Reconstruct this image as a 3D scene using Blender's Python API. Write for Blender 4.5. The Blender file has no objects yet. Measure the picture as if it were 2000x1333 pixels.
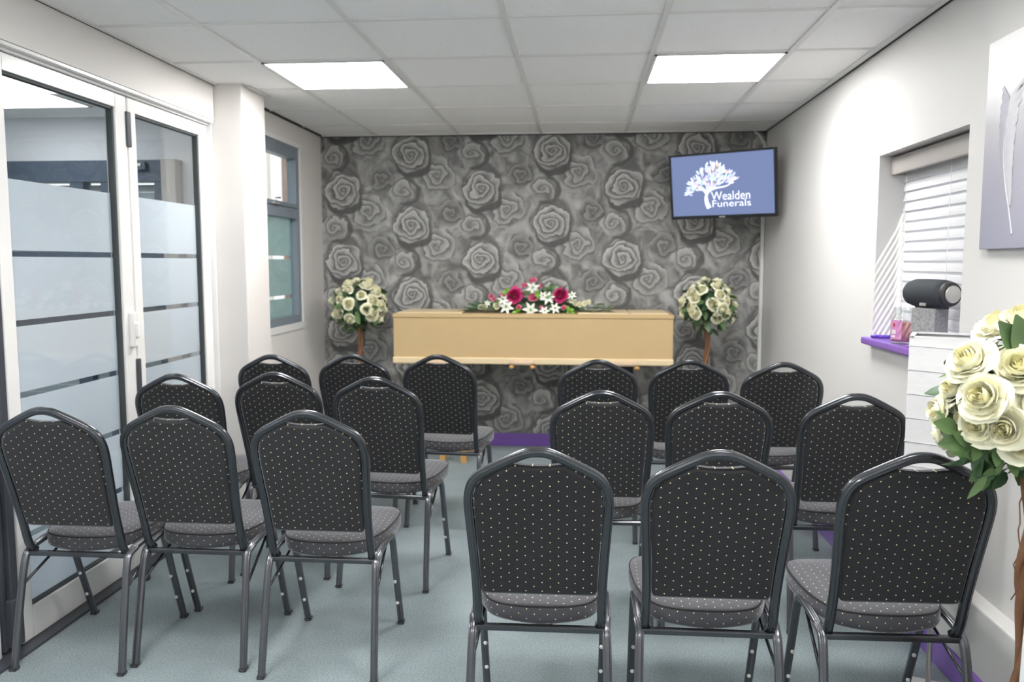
import bpy, bmesh, math, random
from mathutils import Vector, Matrix
PI = math.pi
C = bpy.context.scene.collection
scene = bpy.context.scene

# ------------------------------------------------------------------ camera, world, sun, exposure
F_PX, YAW, PITCH, EYE = 1610.0, 0.0838, 0.0955, 1.36
cd = bpy.data.cameras.new('camera'); cam = bpy.data.objects.new('camera', cd); C.objects.link(cam)
cam.location = (0, 0, EYE); cam.rotation_euler = (PI/2 - PITCH, 0, YAW)
cd.sensor_width = 36; cd.lens = F_PX/2000*36; cd.clip_start = 0.05
cd.dof.use_dof = True; cd.dof.focus_distance = 2.25; cd.dof.aperture_fstop = 4.0
scene.camera = cam
scene.view_settings.view_transform = 'Standard'; scene.view_settings.look = 'None'
scene.view_settings.exposure = 0.82; scene.view_settings.gamma = 1.0
scene.view_settings.use_curve_mapping = False
w = bpy.data.worlds.new('daylight'); scene.world = w; w.use_nodes = True
w.node_tree.nodes['Background'].inputs[0].default_value = (0.93, 0.97, 1.0, 1)
w.node_tree.nodes['Background'].inputs[1].default_value = .9
sd = bpy.data.lights.new('sun', 'SUN'); sd.energy = 3.0; sd.angle = math.radians(1.5); sd.color = (1, .96, .9)
sun = bpy.data.objects.new('sun', sd); C.objects.link(sun); sun.location = (6, 0, 8)
sun.rotation_euler = Vector((-0.42, 0.75, -0.78)).to_track_quat('-Z', 'Y').to_euler()
PANEL = 18.5          # ceiling lamp emission
HC = 2.28             # ceiling height
XL, XR, YB, YF = -1.915, 1.29, 6.02, -2.6

def ray(px, py):
    a, b = (px-1000)/F_PX, -(py-666.5)/F_PX
    cy, sy, cp, sp = math.cos(YAW), math.sin(YAW), math.cos(PITCH), math.sin(PITCH)
    r = Vector((cy, sy, 0)); f = Vector((-sy*cp, cy*cp, -sp)); u = r.cross(f)
    return r*a + u*b + f
def at(px, py, Y):                       # where the sight line through a photo pixel meets the plane y = Y
    d = ray(px, py); return Vector((0, 0, EYE)) + d*(Y/d.y)

# ------------------------------------------------------------------ materials
MATS = {}
def nt(name):
    m = bpy.data.materials.new(name); m.use_nodes = True; MATS[name] = m
    return m, m.node_tree, m.node_tree.nodes['Principled BSDF']
def pm(name, col, rough=.5, var=.06, scale=18, bump=0, bscale=200, metal=0, coat=0, sheen=0, spec=.5, coords='Object', trans=0):
    m, t, p = nt(name); N, L = t.nodes, t.links
    tc = N.new('ShaderNodeTexCoord'); nz = N.new('ShaderNodeTexNoise'); nz.inputs['Scale'].default_value = scale
    nz.inputs['Detail'].default_value = 4; L.new(tc.outputs[coords], nz.inputs['Vector'])
    mr = N.new('ShaderNodeMapRange'); mr.inputs['To Min'].default_value = 1-var; mr.inputs['To Max'].default_value = 1+var
    L.new(nz.outputs['Fac'], mr.inputs['Value'])
    mx = N.new('ShaderNodeVectorMath'); mx.operation = 'SCALE'; mx.inputs[0].default_value = col[:3]
    L.new(mr.outputs['Result'], mx.inputs['Scale']); L.new(mx.outputs['Vector'], p.inputs['Base Color'])
    p.inputs['Roughness'].default_value = rough; p.inputs['Metallic'].default_value = metal
    p.inputs['Coat Weight'].default_value = coat; p.inputs['Sheen Weight'].default_value = sheen
    p.inputs['Specular IOR Level'].default_value = spec
    p.inputs['Transmission Weight'].default_value = trans
    if bump:
        n2 = N.new('ShaderNodeTexNoise'); n2.inputs['Scale'].default_value = bscale; n2.inputs['Detail'].default_value = 6
        L.new(tc.outputs[coords], n2.inputs['Vector'])
        b = N.new('ShaderNodeBump'); b.inputs['Strength'].default_value = bump; b.inputs['Distance'].default_value = .004
        L.new(n2.outputs['Fac'], b.inputs['Height']); L.new(b.outputs['Normal'], p.inputs['Normal'])
    return m
def emis(name, col, s):
    m, t, p = nt(name); e = t.nodes.new('ShaderNodeEmission')
    e.inputs[0].default_value = (*col, 1); e.inputs[1].default_value = s
    t.links.new(e.outputs[0], t.nodes['Material Output'].inputs['Surface']); return m
class G:                                   # tiny expression builder over math nodes
    def __init__(s, tree): s.t = tree
    def m(s, op, a, b=None, c=None):
        n = s.t.nodes.new('ShaderNodeMath'); n.operation = op
        for i, v in enumerate((a, b, c)):
            if v is None: continue
            if isinstance(v, (int, float)): n.inputs[i].default_value = v
            else: s.t.links.new(v, n.inputs[i])
        return n.outputs[0]
    def add(s, a, b): return s.m('ADD', a, b)
    def sub(s, a, b): return s.m('SUBTRACT', a, b)
    def mul(s, a, b): return s.m('MULTIPLY', a, b)
    def len2(s, a, b): return s.m('SQRT', s.add(s.mul(a, a), s.mul(b, b)))
    def step(s, v, lo, hi, t0=0., t1=1.):
        n = s.t.nodes.new('ShaderNodeMapRange'); n.interpolation_type = 'SMOOTHSTEP'
        s.t.links.new(v, n.inputs['Value'])
        for k, q in (('From Min', lo), ('From Max', hi), ('To Min', t0), ('To Max', t1)): n.inputs[k].default_value = q
        return n.outputs[0]
    def ramp(s, v, pts):
        n = s.t.nodes.new('ShaderNodeValToRGB'); e = n.color_ramp.elements
        while len(e) < len(pts): e.new(.5)
        for q, (p, c) in zip(e, pts): q.position = p; q.color = (c, c, c, 1)
        s.t.links.new(v, n.inputs[0]); return s.m('MULTIPLY', n.outputs[0], 1.0)
    def mix(s, a, b, f): return s.add(a, s.mul(s.sub(b, a), f))

def glassm(name, tint=(.97, .985, .98), refl=1.0):
    m, t, p = nt(name); N, L = t.nodes, t.links
    tr = N.new('ShaderNodeBsdfTransparent'); tr.inputs[0].default_value = (*tint, 1)
    gl = N.new('ShaderNodeBsdfGlossy'); gl.inputs['Roughness'].default_value = .01
    fr = N.new('ShaderNodeLayerWeight'); fr.inputs[0].default_value = .5; g = G(t)
    mx = N.new('ShaderNodeMixShader'); L.new(g.mul(g.add(.04, g.mul(g.m('POWER', fr.outputs['Facing'], 5), .9)), refl), mx.inputs[0])
    L.new(tr.outputs[0], mx.inputs[1]); L.new(gl.outputs[0], mx.inputs[2])
    L.new(mx.outputs[0], N['Material Output'].inputs['Surface']); return m
def frostm(name, col, see=.12):
    m, t, p = nt(name); N, L = t.nodes, t.links
    tl = N.new('ShaderNodeBsdfTranslucent'); df = N.new('ShaderNodeBsdfDiffuse'); rf = N.new('ShaderNodeBsdfRefraction')
    tc = N.new('ShaderNodeTexCoord'); nz = N.new('ShaderNodeTexNoise'); nz.inputs['Scale'].default_value = 3
    L.new(tc.outputs['Object'], nz.inputs['Vector'])
    rr = N.new('ShaderNodeMapRange'); rr.inputs['To Min'].default_value = .96; rr.inputs['To Max'].default_value = 1.03
    L.new(nz.outputs['Fac'], rr.inputs['Value'])
    sc = N.new('ShaderNodeVectorMath'); sc.operation = 'SCALE'; sc.inputs[0].default_value = col
    L.new(rr.outputs[0], sc.inputs['Scale'])
    for n in (tl, df): L.new(sc.outputs[0], n.inputs['Color'])
    rf.inputs['Roughness'].default_value = .55; rf.inputs['IOR'].default_value = 1.35; L.new(sc.outputs[0], rf.inputs['Color'])
    a = N.new('ShaderNodeMixShader'); a.inputs[0].default_value = .42; L.new(tl.outputs[0], a.inputs[1]); L.new(df.outputs[0], a.inputs[2])
    b = N.new('ShaderNodeMixShader'); b.inputs[0].default_value = see; L.new(a.outputs[0], b.inputs[1]); L.new(rf.outputs[0], b.inputs[2])
    L.new(b.outputs[0], N['Material Output'].inputs['Surface']); return m

def wallpaper():
    m, t, p = nt('rose_wallpaper'); N, L = t.nodes, t.links; g = G(t)
    tc = N.new('ShaderNodeTexCoord'); sx = N.new('ShaderNodeSeparateXYZ')
    nz = N.new('ShaderNodeTexNoise'); nz.inputs['Scale'].default_value = 9; nz.inputs['Detail'].default_value = 2
    L.new(tc.outputs['Object'], nz.inputs['Vector']); L.new(tc.outputs['Object'], sx.inputs[0])
    sc = N.new('ShaderNodeSeparateColor'); L.new(nz.outputs['Color'], sc.inputs[0])
    U0 = g.add(sx.outputs[0], g.mul(g.sub(sc.outputs[0], .5), .055)); V0 = g.add(sx.outputs[2], g.mul(g.sub(sc.outputs[1], .5), .055))
    P = .513
    o = at(803, 440, YB)
    def local(ox, oz, uu=None, vv=None):
        u = g.sub(U0, o.x+ox); i = g.m('ROUND', g.m('DIVIDE', u, P)); u2 = g.sub(u, g.mul(i, P))
        v = g.add(g.sub(V0, o.z+oz), g.mul(i, .251)); v2 = g.sub(v, g.mul(g.m('ROUND', g.m('DIVIDE', v, P)), P))
        return u2, v2
    def disc(ox, oz, R, soft=.12, wob=.07, n=5, ph=0):
        u, v = local(ox, oz); th = g.m('ARCTAN2', v, u); r = g.m('DIVIDE', g.len2(u, v), R)
        r = g.add(r, g.mul(g.m('SINE', g.add(g.mul(th, n), ph)), wob))
        return g.step(r, 1-soft, 1.03, 1., 0.)
    n3 = N.new('ShaderNodeTexNoise'); n3.inputs['Scale'].default_value = 13; n3.inputs['Detail'].default_value = 2; L.new(tc.outputs['Object'], n3.inputs['Vector'])
    nn3 = g.mul(g.sub(n3.outputs['Fac'], .5), 1.5)
    def rose(ox, oz, R, K, ph, lo, hi, n=3, sgn=1, soft=.12):
        u, v = local(ox, oz); v = g.mul(v, 1.08)
        th = g.m('ARCTAN2', v, u); r = g.m('DIVIDE', g.len2(u, v), R)
        s = g.add(g.mul(g.m('POWER', r, .75), K), g.mul(th, sgn/(2*PI)))
        s = g.add(s, g.mul(g.m('SINE', g.add(g.add(g.mul(th, n), ph), g.mul(r, 6.5))), .17)); s = g.add(s, nn3)
        f = g.m('FRACT', s)
        sh = g.ramp(f, [(0, .02), (.1, .16), (.4, .5), (.78, .9), (.92, 1.0), (1, .06)])
        lt = g.add(.86, g.add(g.mul(g.m('DIVIDE', v, R), .16), g.mul(g.m('DIVIDE', u, R), -.1)))
        sh = g.mul(g.mul(sh, lt), g.step(r, 0, .35, .62, 1.))
        val = g.add(g.mul(sh, hi-lo), lo)
        mk = g.step(g.add(r, g.mul(g.m('SINE', g.add(g.mul(th, 5), ph)), .07)), 1-soft, 1.03, 1., 0.)
        return val, mk
    nb = N.new('ShaderNodeTexNoise'); nb.inputs['Scale'].default_value = 6.5; nb.inputs['Detail'].default_value = 5; nb.inputs['Distortion'].default_value = 1.6
    L.new(tc.outputs['Object'], nb.inputs['Vector'])
    base = g.ramp(nb.outputs['Fac'], [(.25, .07), (.42, .15), (.55, .24), (.7, .34)])
    A = (0, 0, .142); B = (.188, -.152, .155); Cc = (-.215, -.175, .118); D = (-.06, -.268, .104)
    def over(val, mk): 
        nonlocal base; base = g.mix(base, val, mk)
    over(*rose(*Cc, 2.6, 1.0, .07, .23, 3, -1, .3))
    over(.07, g.mul(disc(D[0]+.026, D[1]-.004, .108, .1, .03), .9))
    v, k = rose(*D, 2.2, 2.2, .10, .36, 2, 1, .15); over(v, k)
    over(*rose(*B, 3.4, .4, .09, .36, 3, -1, .2))
    over(.055, g.mul(disc(A[0]+.016, A[1]-.04, .145, .1, .06, 4, 1.), .92))
    over(.075, g.mul(disc(A[0]+.01, A[1]+.022, .165, .15, .06, 3, .5), .75))
    over(*rose(*A, 3.9, 1.6, .055, .42, 3, 1, .08))
    cr = N.new('ShaderNodeCombineColor'); base = g.mul(base, 1.5); L.new(base, cr.inputs[0]); L.new(g.mul(base, .99), cr.inputs[1]); L.new(g.mul(base, .975), cr.inputs[2])
    L.new(cr.outputs[0], p.inputs['Base Color']); p.inputs['Roughness'].default_value = .62
    return m

def fabric(name, lift):
    m, t, p = nt(name); N, L = t.nodes, t.links; g = G(t)
    uv = N.new('ShaderNodeUVMap'); sx = N.new('ShaderNodeSeparateXYZ'); L.new(uv.outputs[0], sx.inputs[0])
    def d(off):
        a = g.add(g.m('DIVIDE', sx.outputs[0], .043), off); b = g.add(g.m('DIVIDE', sx.outputs[1], .0268), off)
        a = g.mul(g.sub(g.m('FRACT', a), .5), .043); b = g.mul(g.sub(g.m('FRACT', b), .5), .0268)
        return g.len2(a, b)
    dm = g.m('MINIMUM', d(0.0), d(.5)); mask = g.step(dm, .0013, .0020, 1., 0.)
    nz = N.new('ShaderNodeTexNoise'); nz.inputs['Scale'].default_value = 900; nz.inputs['Detail'].default_value = 2
    L.new(uv.outputs[0], nz.inputs['Vector'])
    n2 = N.new('ShaderNodeTexNoise'); n2.inputs['Scale'].default_value = 12; n2.inputs['Detail'].default_value = 3; n2.inputs['Distortion'].default_value = 1
    L.new(uv.outputs[0], n2.inputs['Vector'])
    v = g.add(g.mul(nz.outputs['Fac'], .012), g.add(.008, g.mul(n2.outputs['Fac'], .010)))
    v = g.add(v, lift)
    k = N.new('ShaderNodeCombineColor'); L.new(v, k.inputs[0]); L.new(v, k.inputs[1]); L.new(g.mul(v, 1.15), k.inputs[2])
    mx = N.new('ShaderNodeMix'); mx.data_type = 'RGBA'; L.new(mask, mx.inputs['Factor']); L.new(k.outputs[0], mx.inputs[6])
    mx.inputs[7].default_value = (.95, .84, .52, 1)
    L.new(mx.outputs[2], p.inputs['Base Color']); p.inputs['Roughness'].default_value = .75
    p.inputs['Sheen Weight'].default_value = .62; p.inputs['Sheen Roughness'].default_value = .38; p.inputs['Sheen Tint'].default_value = (.9, .92, 1, 1)
    b = N.new('ShaderNodeBump'); b.inputs['Strength'].default_value = .35; b.inputs['Distance'].default_value = .004
    L.new(g.add(n2.outputs['Fac'], g.mul(nz.outputs['Fac'], .12)), b.inputs['Height']); L.new(b.outputs[0], p.inputs['Normal'])
    return m

def carpet():
    m, t, p = nt('teal_carpet'); N, L = t.nodes, t.links; g = G(t)
    tc = N.new('ShaderNodeTexCoord')
    a = N.new('ShaderNodeTexNoise'); a.inputs['Scale'].default_value = 170; a.inputs['Detail'].default_value = 5
    b = N.new('ShaderNodeTexNoise'); b.inputs['Scale'].default_value = 5; b.inputs['Detail'].default_value = 3
    for n in (a, b): L.new(tc.outputs['Object'], n.inputs['Vector'])
    r = N.new('ShaderNodeValToRGB'); r.color_ramp.elements[0].position = .3; r.color_ramp.elements[1].position = .72
    r.color_ramp.elements[0].color = (.135, .175, .188, 1); r.color_ramp.elements[1].color = (.36, .43, .45, 1)
    L.new(g.add(g.mul(a.outputs['Fac'], .8), g.mul(b.outputs['Fac'], .2)), r.inputs[0]); L.new(r.outputs[0], p.inputs['Base Color'])
    p.inputs['Roughness'].default_value = .9; p.inputs['Sheen Weight'].default_value = .15
    bp = N.new('ShaderNodeBump'); bp.inputs['Strength'].default_value = .5; bp.inputs['Distance'].default_value = .003
    L.new(a.outputs['Fac'], bp.inputs['Height']); L.new(bp.outputs[0], p.inputs['Normal']); return m

def tilem():
    m, t, p = nt('ceiling_tile'); N, L = t.nodes, t.links; g = G(t)
    tc = N.new('ShaderNodeTexCoord'); vo = N.new('ShaderNodeTexNoise'); vo.inputs['Scale'].default_value = 75; vo.inputs['Detail'].default_value = 2
    mp = N.new('ShaderNodeMapping'); mp.inputs['Scale'].default_value = (1.7, .8, 1); L.new(tc.outputs['Object'], mp.inputs[0]); L.new(mp.outputs[0], vo.inputs['Vector'])
    h = g.step(vo.outputs['Fac'], .26, .31, .78, 1.); 
    k = N.new('ShaderNodeCombineColor')
    for i, c in enumerate((.95, .945, .94)): L.new(g.mul(h, c), k.inputs[i])
    L.new(k.outputs[0], p.inputs['Base Color']); p.inputs['Roughness'].default_value = .9; return m

def canvasm():
    m, t, p = nt('canvas_print'); N, L = t.nodes, t.links; g = G(t)
    tc = N.new('ShaderNodeTexCoord'); sx = N.new('ShaderNodeSeparateXYZ'); L.new(tc.outputs['Object'], sx.inputs[0])
    nz = N.new('ShaderNodeTexNoise'); nz.inputs['Scale'].default_value = 4; L.new(tc.outputs['Object'], nz.inputs['Vector'])
    f = g.add(g.m('DIVIDE', g.add(sx.outputs[2], .315), .63), g.mul(g.sub(nz.outputs['Fac'], .5), .35))
    r = N.new('ShaderNodeValToRGB'); e = r.color_ramp.elements
    for _ in range(2): e.new(.5)
    for q, (ps, c) in zip(e, [(0, (.33, .33, .42)), (.4, (.42, .41, .47)), (.62, (.5, .5, .53)), (.9, (.86, .86, .87))]): q.position = ps; q.color = (*c, 1)
    L.new(f, r.inputs[0]); L.new(r.outputs[0], p.inputs['Base Color']); p.inputs['Roughness'].default_value = .45; return m

WALLM = pm('wall_paint', (.70, .69, .675), .6, .015, 2, .03, 300)
LWALL = pm('warm_wall_paint', (.755, .725, .70), .6, .015, 2, .03, 300)
UPVC = pm('white_upvc', (.84, .835, .825), .22, .01, 3, coat=.2)
TRIM = pm('white_trim', (.80, .795, .775), .4, .01, 3)
DARKGAP = pm('dark_gap', (.03, .035, .034), .8)
TILE = tilem(); CARPET = carpet(); PAPER = wallpaper(); FAB = fabric('dotted_fabric', -.004); FABS = fabric('pale_seat_fabric', .052)  # FABS: same dotted cloth with a paler base than the backrest
PURP = pm('purple_gloss', (.24, .115, .50), .3, .05, 6, coat=.3)
PURPD = pm('purple_plastic', (.10, .035, .40), .3, .05, 6)
FRAME = pm('black_hammered_metal', (.075, .08, .09), .25, .1, 60, .03, 300, metal=.8, coat=.4)
LEGM = pm('grey_leg_metal', (.15, .155, .17), .3, .1, 60, .03, 300, metal=.85, coat=.3)  # legs and side rails: lighter grey base than the back frame
BUMP = pm('white_rubber', (.75, .75, .73), .5)
FOOT = pm('black_rubber', (.02, .02, .02), .7)
GREYAL = pm('grey_blue_aluminium', (.21, .25, .29), .35, .04, 8)
GREYAL2 = pm('slate_blue_frame', (.085, .115, .165), .4, .04, 8)
ANTH = pm('anthracite_profile', (.055, .06, .075), .4, .05, 8)
GASK = pm('gasket', (.05, .06, .065), .6)
GLASS = glassm('clear_glass'); JARGL = glassm('jar_glass', (.95, .97, .96), 1.6)
FROST = frostm('frosted_film', (.89, .92, .975), .08)
FROST2 = frostm('frosted_film_shrub_tint', (.66, .79, .78), .4)  # green light from the shrubs outside tinted into the film colour
CARD = pm('cardboard', (.54, .39, .205), .75, .06, 5, .1, 90)
CARDL = pm('pale_cardboard', (.74, .60, .38), .7, .05, 5)
PINKROLL = pm('pale_handle_roll', (.66, .50, .36), .7)
PINE = pm('pine_wood', (.60, .33, .10), .5, .15, 8)
LEAF = pm('leaf_green', (.10, .175, .065), .45, .45, 12, spec=.4)
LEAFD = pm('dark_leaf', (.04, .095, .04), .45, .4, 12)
LIME = pm('lime_leaf', (.20, .42, .05), .5, .2, 12)
CREAM = pm('cream_petal', (.93, .91, .70), .55, .07, 14, sheen=.2)
CREAMC = pm('yellow_petal', (.92, .88, .58), .55, .07, 14)
HOT = pm('hot_pink_petal', (.56, .022, .16), .55, .2, 30)
PINK = pm('pink_petal', (.80, .22, .35), .55, .2, 30)
WHITEP = pm('white_petal', (.86, .86, .80), .55, .05, 20)
BARK = pm('brown_trunk', (.24, .115, .06), .75, .3, 25, .4, 60)
TAPE = pm('white_tape', (.8, .8, .8), .5)
POTM = pm('grey_pot', (.12, .12, .13), .5)
PLINTHM = pm('white_plinth', (.82, .83, .85), .4, .01, 3)
PAPERM = pm('rice_paper', (.66, .66, .675), .8, .04, 30, .25, 60)
WIRE = pm('paper_wire', (.55, .55, .57), .6)
GRAN = pm('granite', (.34, .34, .345), .5, .75, 160, .2, 250)
SPKM = pm('speaker_mesh', (.035, .042, .05), .75, .35, 300, .3, 600)
SPKR = pm('speaker_rubber', (.035, .036, .04), .5)
SILV = pm('brushed_silver', (.62, .60, .57), .3, .06, 30, metal=.7)
WAX = pm('pink_wax', (.56, .22, .24), .5, .05, 20)
LABEL = pm('pink_label', (.66, .28, .52), .5, .05, 10)
REDM = pm('red_print', (.6, .05, .07), .5); LWHITE = pm('label_white', (.82, .78, .8), .5)
SLAT = pm('white_slat', (.72, .72, .745), .35, .01, 5); VAL = pm('taupe_valance', (.36, .335, .315), .5, .03, 5)
CORD = pm('white_cord', (.85, .85, .85), .7)
TVB = pm('tv_black', (.012, .013, .016), .3, .05, 5)
SCREEN = emis('screen_blue', (.16, .205, .36), .78)
LW = emis('logo_white', (.80, .82, 1.0), .95); LLIL = emis('logo_lilac', (.56, .56, .95), .9); LGRN = emis('logo_mint', (.55, .82, .68), .9); LORG = emis('logo_orange', (.95, .55, .35), .9)
LED = emis('led_diffuser', (1, .985, .96), PANEL); LED2 = emis('annexe_led_diffuser', (.97, .985, 1), PANEL*.22); LED3 = emis('annexe_fill_led_diffuser', (.97, .985, 1), PANEL*1.35)
CANV = canvasm(); CEDGE = pm('canvas_edge', (.7, .7, .72), .6)
FEAW = pm('feather_white', (.56, .56, .60), .5, .12, 30); FEAD = pm('feather_grey', (.40, .39, .46), .5, .15, 30)
BRICK = pm('brown_brick', (.20, .14, .105), .8, .3, 10)
RENDER = pm('white_render', (.8, .82, .86), .8, .03, 3)
GRASS = pm('hedge_green', (.07, .20, .06), .7, .5, 6)
PAVE = pm('paving', (.35, .36, .36), .8, .1, 3)
BLACKC = pm('black_cable', (.015, .015, .017), .5)
BLINDG = pm('grey_blind', (.42, .47, .52), .5, .03, 5)
GREYP = pm('beige_column', (.52, .49, .46), .6)

# ------------------------------------------------------------------ mesh helpers
def obj(name, bm, mat, parent=None, smooth=False, mats=None):
    me = bpy.data.meshes.new(name); bm.to_mesh(me); bm.free()
    for m in (mats or [mat]): me.materials.append(m)
    if smooth:
        for p in me.polygons: p.use_smooth = True
    o = bpy.data.objects.new(name, me); C.objects.link(o)
    if parent: o.parent = parent
    return o
def tag(o, label=None, cat=None, group=None, kind=None):
    if label: o['label'] = label
    if cat: o['category'] = cat
    if group: o['group'] = group
    if kind: o['kind'] = kind
    return o
def thing(name, label, cat, loc=(0, 0, 0), rz=0, group=None):
    o = bpy.data.objects.new(name, None); C.objects.link(o); o.empty_display_size = .1
    o.location = loc; o.rotation_euler = (0, 0, rz); return tag(o, label, cat, group)
def struct(name, bm, m, parent=None, smooth=False, mats=None):
    o = obj(name, bm, m, parent, smooth, mats)
    if not parent: o['kind'] = 'structure'
    return o
def copy_tree(o, parent=None):
    c = o.copy(); C.objects.link(c); c.parent = parent
    for ch in list(o.children): copy_tree(ch, c)
    return c
def B(): return bmesh.new()
def box(bm, x0, x1, y0, y1, z0, z1, bev=0, mi=0, M=None):
    r = bmesh.ops.create_cube(bm, size=1)
    for v in r['verts']:
        v.co = Vector(((x0+x1)/2+v.co.x*(x1-x0), (y0+y1)/2+v.co.y*(y1-y0), (z0+z1)/2+v.co.z*(z1-z0)))
    fs = list({f for v in r['verts'] for f in v.link_faces})
    if bev:
        es = list({e for v in r['verts'] for e in v.link_edges})
        q = bmesh.ops.bevel(bm, geom=es, offset=bev, segments=2, affect='EDGES', profile=.5)
        fs = q['faces'] + [f for f in fs if f.is_valid]
    for f in fs: f.material_index = mi
    if M:
        for v in {v for f in fs for v in f.verts}: v.co = M @ v.co
    return bm
def ring_between(bm, rings, closed_ring=True, cap=(True, True), mi=0, smooth=True):
    vs = [[bm.verts.new(p) for p in r] for r in rings]; n = len(vs[0])
    for a, b in zip(vs, vs[1:]):
        for i in range(n if closed_ring else n-1):
            f = bm.faces.new((a[i], a[(i+1) % n], b[(i+1) % n], b[i])); f.material_index = mi; f.smooth = smooth
    if cap[0]: f = bm.faces.new(list(reversed(vs[0]))); f.material_index = mi
    if cap[1]: f = bm.faces.new(vs[-1]); f.material_index = mi
    return vs
def catmull(pts, sub=6, closed=False):
    P = [Vector(p) for p in pts]; out = []; n = len(P)
    for i in range(n if closed else n-1):
        if closed: p0, p1, p2, p3 = P[(i-1) % n], P[i], P[(i+1) % n], P[(i+2) % n]
        else: p0, p1, p2, p3 = P[max(i-1, 0)], P[i], P[i+1], P[min(i+2, n-1)]
        for k in range(sub):
            t = k/sub
            out.append(.5*((2*p1)+(p2-p0)*t+(2*p0-5*p1+4*p2-p3)*t*t+(3*p1-p0-3*p2+p3)*t**3))
    if not closed: out.append(P[-1])
    return out
def sweep(bm, path, prof, up=(0, 1, 0), closed=False, mi=0, scale=None, cap=True):
    """prof: list of (a, b); a runs along side = tangent x up, b along up"""
    path = [Vector(p) for p in path]; rings = []; n = len(path)
    for i, p in enumerate(path):
        t = (path[(i+1) % n]-path[i-1]) if closed else (path[min(i+1, n-1)]-path[max(i-1, 0)])
        t.normalize(); u = Vector(up); u = (u - t*u.dot(t)).normalized(); s = t.cross(u); k = scale(i/(n-1)) if scale else 1
        rings.append([p + s*(a*k) + u*(b*k) for a, b in prof])
    if closed: rings.append(rings[0]); vs = None
    if closed:
        vs = [[bm.verts.new(q) for q in r] for r in rings[:-1]]; m = len(prof)
        for j in range(n):
            a, b = vs[j], vs[(j+1) % n]
            for i in range(m):
                f = bm.faces.new((a[i], a[(i+1) % m], b[(i+1) % m], b[i])); f.smooth = True; f.material_index = mi
    else: ring_between(bm, rings, True, (cap, cap), mi)
    return bm
def circ(r, n=10, sx=1, sy=1): return [(math.cos(2*PI*i/n)*r*sx, math.sin(2*PI*i/n)*r*sy) for i in range(n)]
def tube(bm, path, r, n=8, mi=0, scale=None, up=None):
    path = [Vector(p) for p in path]; d = (path[-1]-path[0])
    if up is None: up = (0, 0, 1) if abs(d.normalized().z) < .8 else (0, 1, 0)
    return sweep(bm, path, circ(r, n), up, mi=mi, scale=scale)
def lathe(bm, prof, n=24, c=(0, 0, 0), axis='Z', mi=0):
    rings = []
    for r, z in prof:
        ring = []
        for i in range(n):
            a = 2*PI*i/n; x, y = r*math.cos(a), r*math.sin(a)
            ring.append(Vector(c)+(Vector((x, y, z)) if axis == 'Z' else Vector((z, -x, y)) if axis == 'X' else Vector((x, z, -y))))
        rings.append(ring)
    ring_between(bm, rings, True, (True, True), mi); return bm
def blob(bm, c, r, sub=2, amp=.1, seed=0, sq=(1, 1, 1), mi=0):
    rnd = random.Random(seed); q = bmesh.ops.create_icosphere(bm, subdivisions=sub, radius=1)
    for v in q['verts']:
        k = r*(1+amp*(rnd.random()-.5)*2); v.co = Vector(c)+Vector((v.co.x*k*sq[0], v.co.y*k*sq[1], v.co.z*k*sq[2]))
        for f in v.link_faces: f.smooth = True; f.material_index = mi
    return bm

# ------------------------------------------------------------------ the room
bm = B(); box(bm, -7, 3.2, -3, 9, -.12, 0); struct('floor', bm, CARPET)
GX, GY, M6 = -1.494, 3.192, .6
bm = B(); box(bm, XL-.06, XR+.05, YF-.1, YB+.05, HC+.004, HC+.1); struct('ceiling', bm, TILE)
bm = B()
for i in range(-1, 6):
    x = GX+M6*i
    if XL < x < XR: box(bm, x-.012, x+.012, YF, YB-.01, HC-.004, HC+.006)
for j in range(-10, 6):
    y = GY+M6*j
    if YF < y < YB: box(bm, XL, XR, y-.008, y+.008, HC-.003, HC+.006)
struct('trim_1', bm, TRIM)
bm = B()
box(bm, XL, XR, YB-.022, YB, HC-.006, HC+.004, mi=0)
box(bm, XR-.034, XR-.012, YF, YB, HC-.006, HC+.004); box(bm, XL+.006, XL+.022, YF, 4.24, HC-.005, HC+.004)
box(bm, XR-.012, XR, YF, YB, HC-.007, HC+.004, mi=1); box(bm, XL, XL+.006, YF, 4.24, HC-.006, HC+.004, mi=1)
box(bm, XL, XL+.015, 4.56, YB, HC-.007, HC+.004, mi=1); box(bm, -1.76, -1.735, 4.3, 4.58, HC-.006, HC+.004)
box(bm, XL, XR, YB-.006, YB-.0, HC-.012, HC-.006, mi=1)
struct('trim_2', bm, TRIM, mats=[TRIM, DARKGAP])
bm = B(); box(bm, XL-.1, XR+.1, YB, YB+.12, 0, HC+.05); struct('wall_back', bm, PAPER)
bm = B(); box(bm, XL-.3, XR+.2, YF-.12, YF, 0, HC+.05); struct('wall_front', bm, WALLM)
# right wall with window opening
WY0, WY1, WZ0, WZ1 = 2.93, 3.77, 1.03, 1.82
bm = B()
box(bm, XR, XR+.24, YF, WY0, 0, HC+.05); box(bm, XR, XR+.24, WY1, YB+.1, 0, HC+.05)
box(bm, XR, XR+.24, WY0, WY1, 0, WZ0-.03); box(bm, XR, XR+.24, WY0, WY1, WZ1, HC+.05)
box(bm, XR-.016, XR+.01, YF, 2.79, 0, HC)
struct('wall_right', bm, WALLM)
bm = B(); box(bm, XR-.07, XR, YF, YB, .09, .305, .006); box(bm, XR-.062, XR, YF, YB, .0, .095); struct('trim_3', bm, WALLM)
bm = B(); box(bm, XR-.085, XR-.062, YF, YB-.02, 0, .092, .004); struct('baseboard_right', bm, PURP)
bm = B(); box(bm, XL+.02, XR-.085, YB-.02, YB, 0, .095, .004); struct('baseboard_back', bm, PURP)
bm = B(); box(bm, XR-.028, XR-.004, YB-.03, YB, .1, 2.17, .003); struct('trim_4', bm, TRIM)
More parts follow.
